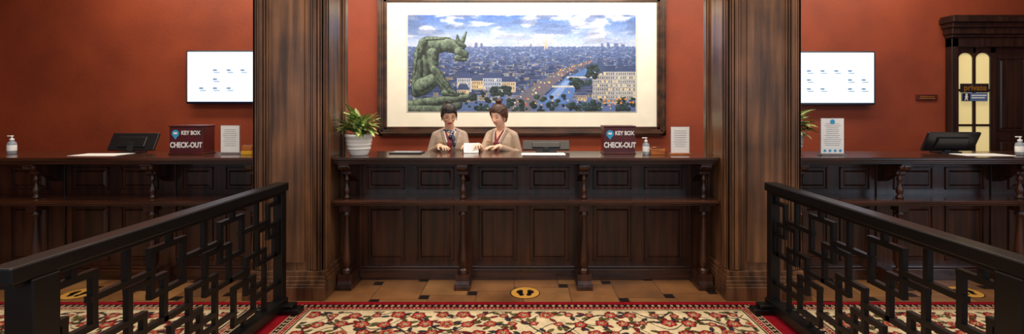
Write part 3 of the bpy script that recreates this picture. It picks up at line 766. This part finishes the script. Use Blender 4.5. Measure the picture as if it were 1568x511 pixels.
    for s in (-1,1):
        mx=HM@Matrix.Translation((s*.072,.008,-.008))@Matrix.Rotation(s*.35,4,'Z')@Matrix.Diagonal((.35,.62,1,1))
        b.lathe(0,0,[(.004,-.031),(.016,-.026),(.021,-.012),(.027,.008),(.026,.02),(.016,.030),(.004,.033)],'earskin',16,mx=mx)
    b.build('ears',P)
    X,Y,Z=headshape(ux,uy,uz,.011)
    wav=.0022*np.sin(26*np.arctan2(X,Z+.05)); X=X*(1+wav*6); Z=Z+np.where(Z>.03,.006,0)*1
    V3=np.stack([X,Y,Z],-1); keep=[]
    for f in fs+[caps[1]]:
        c=V3[list(f)].mean(0)
        yb=np.interp(c[2],[-.07,-.03,0,.035,.058,.075],[.03,.012,-.022,-.052,-.078,-.2])-.25*c[0]*(c[2]>.03)*.3
        if c[1]>yb and c[2]>-.072: keep.append(f)
    me=bpy.data.meshes.new('hair'); me.from_pydata([tuple(p) for p in V3],[],keep); me.materials.append(M[hairk]); me.polygons.foreach_set('use_smooth',[True]*len(me.polygons)); me.transform(HM)
    ob=bpy.data.objects.new('hair',me); scene.collection.objects.link(ob); setpar(ob,P)
    so=ob.modifiers.new('s','SOLIDIFY'); so.thickness=.014; so.offset=-1
    b=MB(); R=random.Random(len(name)+int(smile*10))
    bc=Vector(bun[0]); br_=bun[1]
    for i in range(9):
        a0=R.uniform(0,6.28); tl=Matrix.Rotation(R.uniform(-.9,.9),3,'X')@Matrix.Rotation(R.uniform(-.9,.9),3,'Y'); pts=[]
        for k in range(11):
            a=a0+k*.5; q=Vector((br_*.62*math.cos(a),br_*.62*math.sin(a),br_*.22*math.sin(a*2))); pts.append(HM@(bc+tl@q))
        for p,q in zip(pts[:-1],pts[1:]): capsule(b,p,q,br_*.34,br_*.32,8)
    for s in (-1,1):
        pts=[Vector((s*.055,-.066,.062)),Vector((s*.073,-.052,.03)),Vector((s*.078,-.036,-.01)),Vector((s*.076,-.028,-.05))]
        for k,(p,q) in enumerate(zip(pts[:-1],pts[1:])): capsule(b,HM@p,HM@q,.009-.0022*k,.0068-.002*k,8)
    b.mats=[hairk]; b.build('hair_bun',P)
    if glasses:
        b=MB()
        for s in (-1,1):
            n=24; ring=[]
            for i in range(n): a=2*math.pi*i/n; ring.append(HM@Vector((s*.032+.024*math.cos(a),-.098-.0+.004*abs(math.cos(a)),.002+.019*math.sin(a))))
            for i in range(n): capsule(b,ring[i],ring[(i+1)%n],.0012,.0012,6)
            capsule(b,HM@Vector((s*.056,-.094,.006)),HM@Vector((s*.078,.0,.006)),.0012,.0012,6)
        capsule(b,HM@Vector((-.008,-.099,.004)),HM@Vector((.008,-.099,.004)),.0013,.0013,6)
        b.mats=['metal']; b.build('eyeglasses',P)
    if scarf:
        b=MB()
        pts=[T@Vector((.062*math.cos(a),.004+.062*math.sin(a)-.004,1.375+.018*math.sin(a))) for a in np.linspace(0,2*math.pi,20)]
        for p,q in zip(pts[:-1],pts[1:]): capsule(b,p,q,.015,.015,8)
        k0=T@Vector((.02,-.078,1.345)); capsule(b,k0,k0+Vector((0,-.004,.0)),.02,.02,10)
        capsule(b,k0,T@Vector((.038,-.118,1.29)),.012,.02,10); capsule(b,T@Vector((.038,-.118,1.29)),T@Vector((.046,-.143,1.22)),.02,.016,10); capsule(b,k0,T@Vector((.0,-.12,1.30)),.010,.016,10)
        b.mats=['scarf']; b.build('neck_scarf',P)
    b=MB(); b.box(-.105,-.06,-.139,-.130,1.245,1.258,'gold',mx=T@Matrix.Identity(4)); b.build('name_tag',P)
person('receptionist_woman',(-.805,4.98),.16,(-.80,4.89,1.530),.32,.42,-.05,
  [((-1.00,4.93,1.13),(-.86,4.70,1.215),(.6,-.8,-.05),(0,-.1,-1),.28),((-.61,4.93,1.12),(-.60,4.68,1.212),(.15,-1,-.02),(-.1,0,-1),.30)],
  (228,180,152),'hair1',(166,146,130),True,True,((.0,.03,.118),.036),.3)
person('receptionist_woman',(-.255,4.98),-.42,(-.275,4.89,1.520),-.62,.26,.04,
  [((-.455,4.88,1.13),(-.47,4.66,1.225),(.1,-1,.05),(.2,0,-1),.36),((-.07,4.90,1.12),(-.26,4.68,1.212),(-.85,-.5,-.02),(0,-.1,-1),.30)],
  (236,190,162),'hair2',(178,155,136),False,False,((.0,.02,.142),.034),1.0)
b=MB(); mx=Matrix.Translation((-.525,4.53,CT+.047))@Matrix.Rotation(.1,4,'Z')@Matrix.Rotation(.8,4,'X')
b.box(-.07,.07,-.06,.06,0,.001,'paper',mx=mx)
for i in range(6): b.box(-.055,.05-.01*(i%3),.04-i*.016,.043-i*.016,.001,.0013,'ink',mx=mx)
b.build('registration_paper')

# ================= LIGHTS
def area(name,loc,rot,sx,sy,e,colr):
    l=bpy.data.lights.new(name,'AREA'); l.shape='RECTANGLE'; l.size=sx; l.size_y=sy; l.energy=e; l.color=colr
    o=bpy.data.objects.new(name,l); o.location=loc; o.rotation_euler=rot; scene.collection.objects.link(o)
area('ceiling_light_lobby',(0,2.3,3.7),(0,0,0),9,1.2,112,(1,.84,.66))
area('ceiling_light_desk',(0,5.0,3.7),(math.radians(28),0,0),11,.35,150,(1,.88,.72))
area('ceiling_light_counter',(0,3.2,3.7),(math.radians(25),0,0),9,.5,90,(1,.84,.66))
area('picture_light',(0,5.0,3.6),(math.radians(32),0,0),3.2,.2,36,(1,.97,.92))
area('window_daylight',(0,-1.2,2.4),(math.radians(84),0,0),9,2.0,62,(.82,.91,1))
area('window_daylight_side',(7.2,.6,1.9),(math.radians(90),0,math.radians(70)),2.6,2.2,60,(.62,.8,1))
w=bpy.data.worlds.new('world'); scene.world=w; w.use_nodes=True
w.node_tree.nodes['Background'].inputs[0].default_value=(.8,.88,1,1); w.node_tree.nodes['Background'].inputs[1].default_value=.25

# ================= CAMERA
cam=bpy.data.cameras.new('camera'); co=bpy.data.objects.new('camera',cam); scene.collection.objects.link(co); scene.camera=co
co.location=(0,0,1.6); co.rotation_euler=(math.pi/2,0,0)
cam.sensor_width=36; cam.lens=720/1568*36; cam.shift_x=-21/1568; cam.shift_y=-90/1568; cam.clip_start=.05
